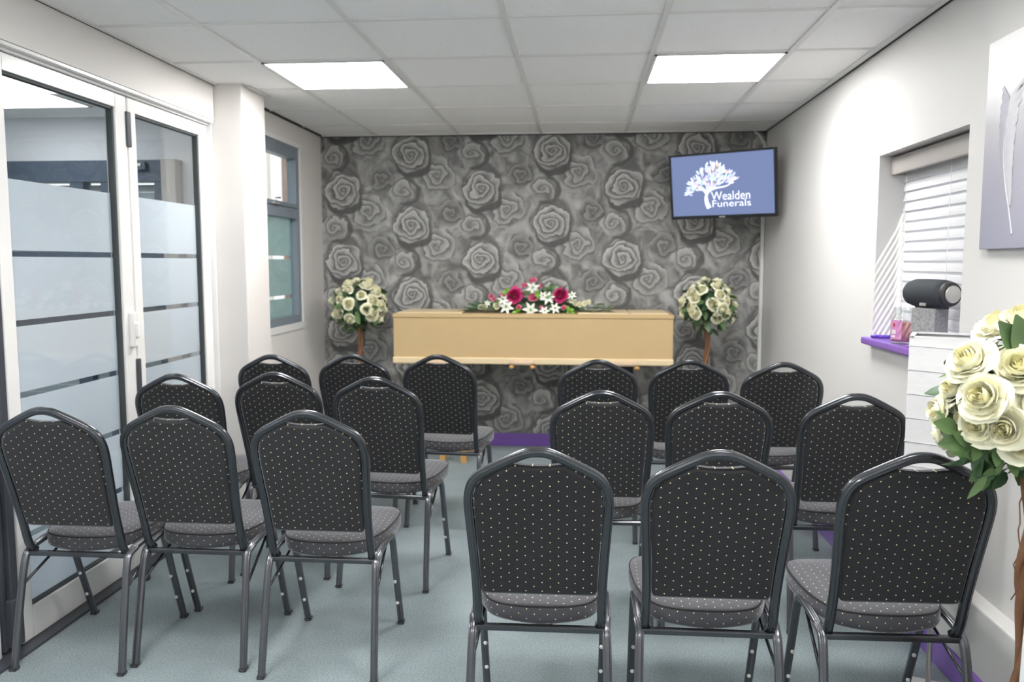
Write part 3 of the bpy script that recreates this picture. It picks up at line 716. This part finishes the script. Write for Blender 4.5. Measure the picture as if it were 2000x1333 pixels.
for k, x in enumerate((-.86, .30)):
    t = thing('trestle', ('pine trestle under the left end of the coffin', 'pine trestle under the right end of the coffin')[k], 'trestle', (x, 5.64, 0), 0, 'trestles under the coffin')
    bm = B(); box(bm, -.045, .045, -.2, .2, .625, .685, .004); obj('beam', bm, TVB, t)
    for s_ in (-1, 1):
        for r_ in (-1, 1):
            bm = B(); M = Matrix(((1, 0, r_*-.11, r_*.075), (0, 1, s_*-.05, s_*.18), (0, 0, 1, 0), (0, 0, 0, 1))); box(bm, -.02, .02, -.015, .015, 0, .63, .003, M=M); obj('leg', bm, PINE, t)
    bm = B(); box(bm, -.07, .07, -.17, -.15, .25, .29, .003); obj('brace', bm, PINE, t)
YS = 5.60
spray = thing('flower_spray', 'low spray of hot pink, white and cream flowers with ferns lying on the coffin lid', 'flowers', (at(1045, 600, YS).x, YS, cz1+.0))
base = spray.location.copy()
def sp_(cxp, cyp, dy=0): 
    v = at(900+cxp/6.25, 530+cyp/6.25, YS+dy)-base; v.z = max(v.z, .012); return v
rnd = random.Random(7); bm = B()
for i in range(130):
    cxp = rnd.uniform(120, 1800); e = abs(cxp-960)/900; top = 480-300*(1-e**1.1)*rnd.random()
    v = sp_(cxp, max(200, top), rnd.uniform(-.10, .08)); d = Vector(((cxp-960)/500+rnd.uniform(-.4, .4), rnd.uniform(-.9, .3), rnd.uniform(-.1, .8)))
    leaf(bm, v, d, (0, -.5, 1), rnd.uniform(.04, .075), rnd.uniform(.008, .017), rnd.choice((0, 0, 1, 1, 2)) if i % 3 == 0 else rnd.choice((0, 1)))
for s_, x0 in ((-1, 560), (1, 1300)):
    for i in range(26):
        t_ = i/25; v = sp_(x0+s_*t_*480, 490, rnd.uniform(-.1, .05)); leaf(bm, v, (s_*1, rnd.uniform(-.8, .8), rnd.uniform(-.05, .25)), (0, 0, 1), .07, .012, 1)
for cxp, cyp in ((950, 280), (1330, 470), (680, 500), (560, 250), (1340, 520)):
    for k in range(4): leaf(bm, sp_(cxp, cyp, -.11), (rnd.uniform(-1, 1), -.5, rnd.uniform(-.6, .8)), (0, -1, .4), .035, .012, 2)
for cxp, cyp in ((1090, 210), (1080, 250), (790, 290)):
    for k in range(4): leaf(bm, sp_(cxp, cyp, -.05), (rnd.uniform(-1, 1), -.3, rnd.uniform(0, 1)), (0, -1, .4), .045, .014, 0)
blob(bm, sp_(960, 470), .10, 2, .2, 3, (2.6, .7, .8), mi=1); 
for v in bm.verts: v.co.z = max(v.co.z, .001)
fo = obj('foliage', bm, LEAF, spray, mats=[LEAF, LEAFD, LIME])
CARN = rose_mesh('carnation', .05, 3, [HOT, HOT], layers=((.3, 4, .9), (.5, 5, .9), (.7, 6, .8), (.88, 7, .65), (1, 7, .4)))
BUDM = rose_mesh('rosebud', .024, 4, [PINK, PINK], layers=((.4, 3, 1.1), (.75, 4, 1.15), (1, 4, .8)))
WBUD = rose_mesh('cream_bud', .024, 4, [WHITEP, CREAM], layers=((.4, 3, 1.1), (.75, 4, 1.15), (1, 4, .8)))
bm = B()
for k in range(6):
    a = k*PI/3; leaf(bm, (0, 0, 0), (math.cos(a), math.sin(a), .45), (0, 0, 1), .05, .013, 0, .35)
for k in range(5): a = k*1.25; tube(bm, [(0, 0, 0), (.012*math.cos(a), .012*math.sin(a), .03)], .0018, 4, mi=1)
LILY = bpy.data.meshes.new('lily'); bm.to_mesh(LILY); bm.free(); LILY.materials.append(WHITEP); LILY.materials.append(LIME)
FR = Vector((0, -1, .35))
for cxp, cyp, r in ((655, 305, 95), (1215, 300, 90)): put(CARN, 'carnation', spray, sp_(cxp, cyp, -.06), FR, r/90)
for cxp, cyp, r in ((880, 130, 45), (775, 190, 40), (985, 190, 38), (370, 315, 34), (405, 350, 26), (510, 305, 36), (880, 335, 55), (705, 455, 35), (992, 455, 32), (1258, 455, 32), (660, 210, 32)):
    put(BUDM, 'rosebud', spray, sp_(cxp, cyp, -.08 if cyp > 250 else -.02), FR+Vector((0, .4, .5 if cyp < 250 else 0)), r/43, cxp)
for cxp, cyp, r in ((560, 440, 80), (515, 350, 60), (845, 475, 85), (1060, 335, 78), (1020, 490, 58), (1150, 455, 62), (880, 205, 78), (1360, 300, 52), (325, 395, 38), (1000, 300, 50)):
    put(LILY, 'lily', spray, sp_(cxp, cyp, -.10 if cyp > 250 else -.03), FR+Vector((rnd.uniform(-.4, .4), 0, rnd.uniform(-.2, .3))), r/78, cxp)
for cxp, cyp, r in ((255, 445, 36), (300, 440, 34), (430, 440, 40), (1390, 400, 40), (1440, 415, 38), (1500, 400, 34), (1560, 385, 30), (1350, 360, 30)):
    put(WBUD, 'cream_bud', spray, sp_(cxp, cyp, -.07), FR+Vector((rnd.uniform(-.6, .6), 0, .2)), r/43, cxp)

# ------------------------------------------------------------------ television
A_, T_ = -.561, .151
Xv = Vector((math.cos(A_), math.sin(A_), 0)); nv = Vector((math.sin(A_), -math.cos(A_), 0)); Zv = Vector((0, 0, 1))*math.cos(T_)+nv*math.sin(T_); Yv = Zv.cross(Xv)
tv = thing('television', 'wall-mounted flat television in the far right corner showing a pale tree logo on blue', 'television')
Mx = Matrix((Xv, Yv, Zv)).transposed().to_4x4(); Mx.translation = Vector((.906, 5.552, EYE+.505)); tv.matrix_world = Mx
SW, SH = .70, .394
bm = B(); box(bm, -SW/2-.014, SW/2+.014, .003, .03, -SH/2-.022, SH/2+.014, .004); box(bm, -.25, .25, .03, .055, -.13, .12, .01); obj('casing', bm, TVB, tv)
bm = B()
for q in ((-SW/2-.014, SW/2+.014, SH/2, SH/2+.014), (-SW/2-.014, SW/2+.014, -SH/2-.022, -SH/2), (-SW/2-.014, -SW/2, -SH/2, SH/2), (SW/2, SW/2+.014, -SH/2, SH/2)): box(bm, q[0], q[1], -.006, .004, q[2], q[3], .001)
obj('bezel', bm, TVB, tv)
bm = B(); box(bm, -SW/2, SW/2, 0, .003, -SH/2, SH/2); scr = obj('screen', bm, SCREEN, tv)
bm = B(); box(bm, -.02, .02, -.008, -.005, -SH/2-.016, -SH/2-.008); obj('badge', bm, SILV, tv)
def uvp(u, v, d=.0006): return Vector(((u-.5)*SW, -d, (.5-v)*SH))
def strip(bm, pts, ws, d, mi=0):
    pts = [uvp(u, v, d) for u, v in pts]; L_ = []
    for i, p in enumerate(pts):
        t_ = pts[min(i+1, len(pts)-1)]-pts[max(i-1, 0)]; t_.normalize(); s_ = Vector((-t_.z, 0, t_.x)); k = ws[0]+(ws[1]-ws[0])*i/(len(pts)-1)
        L_.append((bm.verts.new(p-s_*k), bm.verts.new(p+s_*k)))
    for a, b in zip(L_, L_[1:]): f = bm.faces.new((a[0], a[1], b[1], b[0])); f.material_index = mi
def cv(pts): return [(p.x, p.y) for p in catmull([(a, b, 0) for a, b in pts], 6)]
bm = B()
strip(bm, cv([(.365, .88), (.345, .78), (.345, .68), (.375, .60), (.44, .555), (.53, .535), (.585, .50)]), (.013, .003), .0008)
strip(bm, cv([(.375, .88), (.352, .78), (.35, .70)]), (.015, .008), .0009)
for br in ([(.347, .66), (.335, .58), (.30, .52), (.24, .5)], [(.35, .62), (.355, .52), (.34, .44), (.31, .36)], [(.37, .60), (.40, .50), (.40, .38), (.39, .25)], [(.40, .57), (.45, .50), (.50, .38)], [(.345, .64), (.31, .575), (.25, .58)]):
    strip(bm, cv(br), (.006, .0015), .0007)
out = [(.13, .63), (.16, .50), (.20, .38), (.27, .26), (.34, .17), (.42, .11), (.50, .16), (.57, .20), (.62, .30), (.66, .42), (.62, .49), (.55, .47), (.47, .50), (.40, .54), (.34, .55), (.28, .58), (.22, .63), (.17, .66)]
def inside(u, v):
    r = False
    for (a, b), (c, d) in zip(out, out[1:]+out[:1]):
        if (b > v) != (d > v) and u < (c-a)*(v-b)/(d-b)+a: r = not r
    return r
rnd = random.Random(2); n = 0; pts = []
while n < 195:
    u, v = rnd.uniform(.12, .67), rnd.uniform(.1, .67)
    if not inside(u, v): continue
    n += 1; dx, dz = (u-.37)*SW, (.62-v)*SH; a = math.atan2(dz, dx)+rnd.uniform(-.5, .5); L_ = .018; W_ = .006
    ce = uvp(u, v, .001+n*.000004); d = Vector((math.cos(a), 0, math.sin(a))); s_ = Vector((-d.z, 0, d.x))
    f = bm.faces.new([bm.verts.new(ce+d*(L_*q)+s_*(W_*k)) for q, k in ((-1, 0), (-.3, -1), (.4, -.9), (1, 0), (.4, .9), (-.3, 1))]); f.material_index = rnd.choice((0, 0, 1, 1, 1, 2, 2, 3)) if n % 4 == 0 else rnd.choice((0, 1, 1, 2))
bmesh.ops.recalc_face_normals(bm, faces=bm.faces)
obj('tree_logo', bm, LW, scr, mats=[LW, LLIL, LGRN, LORG])
def text(s, name, u, v, width, height, parent):
    cu = bpy.data.curves.new(name, 'FONT'); cu.body = s; cu.size = 1; cu.offset = 0
    o = bpy.data.objects.new(name, cu); C.objects.link(o); bpy.context.view_layer.update()
    me = bpy.data.meshes.new_from_object(o.evaluated_get(bpy.context.evaluated_depsgraph_get())); bpy.data.objects.remove(o)
    xs = [q.co.x for q in me.vertices]; ys = [q.co.y for q in me.vertices]; x0, x1, y0, y1 = min(xs), max(xs), min(ys), max(ys)
    p0 = uvp(u, v, .0013)
    for q in me.vertices: q.co = Vector((p0.x+(q.co.x-x0)/(x1-x0)*width, p0.y, p0.z+(q.co.y-y0)/(y1-y0)*height))
    me.materials.clear(); me.materials.append(LLIL if False else LW); o2 = bpy.data.objects.new(name, me); C.objects.link(o2); o2.parent = parent
text('Wealden', 'lettering', .395, .755, .265, .056, scr); text('Funerals', 'lettering', .405, .865, .262, .043, scr)
bm = B(); box(bm, -.04, .04, .055, .075, -.1, .1, .004); obj('mount_plate', bm, TVB, tv)
bk = thing('tv_bracket', 'black wall bracket holding the television in the corner', 'bracket', (1.15, YB, 1.86))
bm = B(); box(bm, -.05, .05, -.012, 0, -.12, .12, .003); obj('wall_plate', bm, TVB, bk)
bm = B(); tube(bm, [(0, -.01, 0), (-.10, -.22, 0), (-.185, -.385, .012)], .014, 8); obj('arm', bm, TVB, bk)
bm = B(); tube(bm, [(1.2, YB-.012, 2.27), (1.235, YB-.012, 2.245), (1.272, YB-.014, 2.18), (1.274, YB-.014, 2.165)], .008, 8)
tag(obj('conduit', bm, TRIM), 'short white cable conduit slanting down at the top of the far right corner', 'conduit')

# ------------------------------------------------------------------ things on the sill
ZS = WZ0
def sillpt(px, py, X=XR+.008):
    d = ray(px, py); return Vector((0, 0, EYE))+d*(X/d.x)
g1 = sillpt(1815, 640)
gb = thing('granite_block', 'square grey speckled stone block on the purple sill under the speaker', 'block', (XR+.008, g1.y, ZS), math.radians(-52))
bm = B(); box(bm, -.046, .046, -.046, .046, 0, .160, .003); obj('block', bm, GRAN, gb)
gb_top = ZS+.160
spk = thing('speaker', 'black cylindrical portable speaker with silver end lying on the stone block', 'speaker', (XR+.004, g1.y, gb_top+.054), math.radians(-72))
bm = B(); lathe(bm, [(.022, -.104), (.036, -.101), (.046, -.09), (.052, -.065), (.053, 0), (.052, .07), (.047, .098)], 28, axis='X'); obj('body', bm, SPKM, spk, True)
bm = B(); lathe(bm, [(.047, .098), (.044, .108), (.040, .114), (.034, .116), (.033, .108)], 28, axis='X'); obj('end_ring', bm, SPKR, spk, True)
bm = B(); lathe(bm, [(.0325, .107), (.0325, .117), (.030, .119)], 28, axis='X'); obj('end_cap', bm, SILV, spk)
bm = B(); box(bm, -.06, .085, -.016, .016, -.0555, -.045, .004); obj('base_foot', bm, SPKR, spk)
bm = B(); box(bm, .0, .03, -.045, -.036, -.046, -.034, .002); obj('badge', bm, SILV, spk)
jp = sillpt(1762, 640)
jar = thing('candle_jar', 'pink wax candle in an open glass jar with a pink label on the purple sill', 'candle', (XR+.008, jp.y, ZS), math.radians(-20))
bm = B(); lathe(bm, [(.038, .002), (.043, .006), (.044, .02), (.044, .095), (.040, .108), (.032, .116), (.031, .121), (.0345, .124), (.0345, .130), (.031, .133), (.031, .139), (.034, .141), (.034, .148), (.030, .149), (.028, .118), (.037, .104), (.041, .094), (.041, .010), (.02, .008)], 28); obj('jar', bm, JARGL, jar, True)
bm = B(); lathe(bm, [(.036, .009), (.0400, .012), (.0400, .085), (.037, .087)], 24); obj('wax', bm, WAX, jar, True)
bm = B()
def lab(bm, a0, a1, z0, z1, r, mi=0, n=8):
    g = [[bm.verts.new((r*math.cos(a0+(a1-a0)*i/n), r*math.sin(a0+(a1-a0)*i/n), z)) for i in range(n+1)] for z in (z0, z1)]
    for i in range(n): f = bm.faces.new((g[0][i], g[0][i+1], g[1][i+1], g[1][i])); f.material_index = mi
la = -PI/2-1.15
lab(bm, la, la+1.1, .02, .098, .0448); lab(bm, la+.2, la+.55, .028, .036, .0452, 1); lab(bm, la+.22, la+.62, .042, .058, .0452, 1); lab(bm, la+.3, la+.5, .07, .085, .0452, 2, 3)
obj('label', bm, LABEL, jar, mats=[LABEL, LWHITE, REDM])
pp = sillpt(1712, 657, XR-.01)
pen = thing('lighter', 'dark purple long lighter lying on the left end of the purple sill', 'lighter', (XR+.012, 3.67, ZS+.0085), math.radians(-25))
bm = B(); sweep(bm, [(-.05, 0, 0), (-.047, 0, 0), (-.025, 0, 0), (.03, 0, 0), (.045, 0, 0), (.047, 0, 0)], circ(.008, 10), (0, 0, 1), scale=lambda t: .55 if t < .05 or t > .95 else 1.0); obj('handle', bm, PURPD, pen)
bm = B(); tube(bm, [(.045, 0, 0), (.06, 0, 0)], .004, 8); obj('tip', bm, PURPD, pen)

# paper lamp
lp_ = at(1842, 660, 2.62)
lp_ = at(1846, 660, 2.60)
lamp = thing('paper_lamp', 'tall square white rice paper floor lamp against the right wall behind the chairs', 'floor lamp', (lp_.x, 2.60, 0), math.radians(-24))
bm = B(); h = .093
for z0_, z1_ in ((.40, 1.137),):
    rings = []
    nz_ = 26
    for i in range(nz_+1):
        z = z0_+(z1_-z0_)*i/nz_; k = h*(1+.004*math.sin(i*2.3))
        rings.append([(k, -k, z), (k, k, z), (-k, k, z), (-k, -k, z)])
    ring_between(bm, rings, True, (True, False), smooth=False)
obj('shade', bm, PAPERM, lamp)
bm = B()
for i in range(10):
    z = .45+i*.073; k = h+.0012; s_ = .004
    for p0, p1 in (((k, -k, z-s_), (k, k, z-s_)), ((-k, -k, z+s_), (k, -k, z-s_)), ((-k, k, z+s_), (-k, -k, z+s_))): tube(bm, [p0, p1], .0011, 5)
obj('wire_rings', bm, WIRE, lamp)
bm = B()
for q in ((-h, h, -h, -h+.012), (-h, h, h-.012, h), (-h, -h+.012, -h, h), (h-.012, h, -h, h)): box(bm, q[0]-.001, q[1]+.001, q[2]-.001, q[3]+.001, 1.134, 1.139)
box(bm, .075, .08, -h-.002, -h+.004, 1.139, 1.146, mi=1)
obj('top_frame', bm, PAPERM, lamp, mats=[PAPERM, FOOT])
bm = B(); tube(bm, [(0, 0, .01), (0, 0, .5)], .008, 8); obj('stem', bm, SILV, lamp)
bm = B(); box(bm, -.055, .055, -.055, .055, 0, .018, .004); obj('base', bm, PAPERM, lamp)
bm = B(); tube(bm, catmull([(1.06, 2.52, .006), (1.02, 2.42, .006), (1.05, 2.30, .006), (1.12, 2.15, .006), (1.16, 1.9, .006), (1.185, 1.78, .006)], 6), .004, 6); tag(obj('cable', bm, BLACKC), 'thin black lamp cable lying on the carpet along the right wall', 'cable')

# canvas print on the right wall
cv_ = thing('canvas_print', 'pale grey canvas print of a white feather hanging at the right edge', 'picture', (XR-.018, 2.435, 1.715))
bm = B(); box(bm, -.022, 0, -.30, .30, -.315, .315, .002); obj('canvas', bm, CANV, cv_)
bm = B()
def fp(px, py): d = ray(px, py); X = XR-.0415; P_ = Vector((0, 0, EYE))+d*(X/d.x); return P_-Vector((XR-.018, 2.435, 1.715))
ql = [fp(*q) for q in ((1976, 458), (1970, 410), (1963, 360), (1960, 310), (1963, 250), (1972, 190))]
path = catmull(ql, 14); tube(bm, path, .0022, 6, up=(1, 0, 0), scale=lambda t: 1.3-t)
obj('quill', bm, FEAW, cv_)
bm = B(); N_ = len(path)
for side in (-1, 1):
    prev = None
    for i in range(int(N_*.22), N_):
        t_ = max(0, (i/N_-.22)/.78); wv = (.010+.075*t_**.7)*(1 if side < 0 else .5)*(1+.12*math.sin(i*1.7)*t_)
        b0 = path[i]+Vector((.0006, 0, 0)); row = [bm.verts.new(b0+Vector((-.0015*math.sin(PI*u)-.0006*math.sin(i*.9+u*5), side*wv*u, .035*u*t_+.01*u))) for u in (0, .33, .66, 1)]
        if prev:
            for a, b, c, d in zip(prev, prev[1:], row[1:], row): f = bm.faces.new((a, b, c, d)); f.smooth = True; f.material_index = 0 if side < 0 else 1
        prev = row
for v in bm.verts: v.co.y = max(-.298, min(.298, v.co.y)); v.co.z = min(.31, v.co.z)
obj('vane', bm, FEAW, cv_, mats=[FEAW, FEAD])
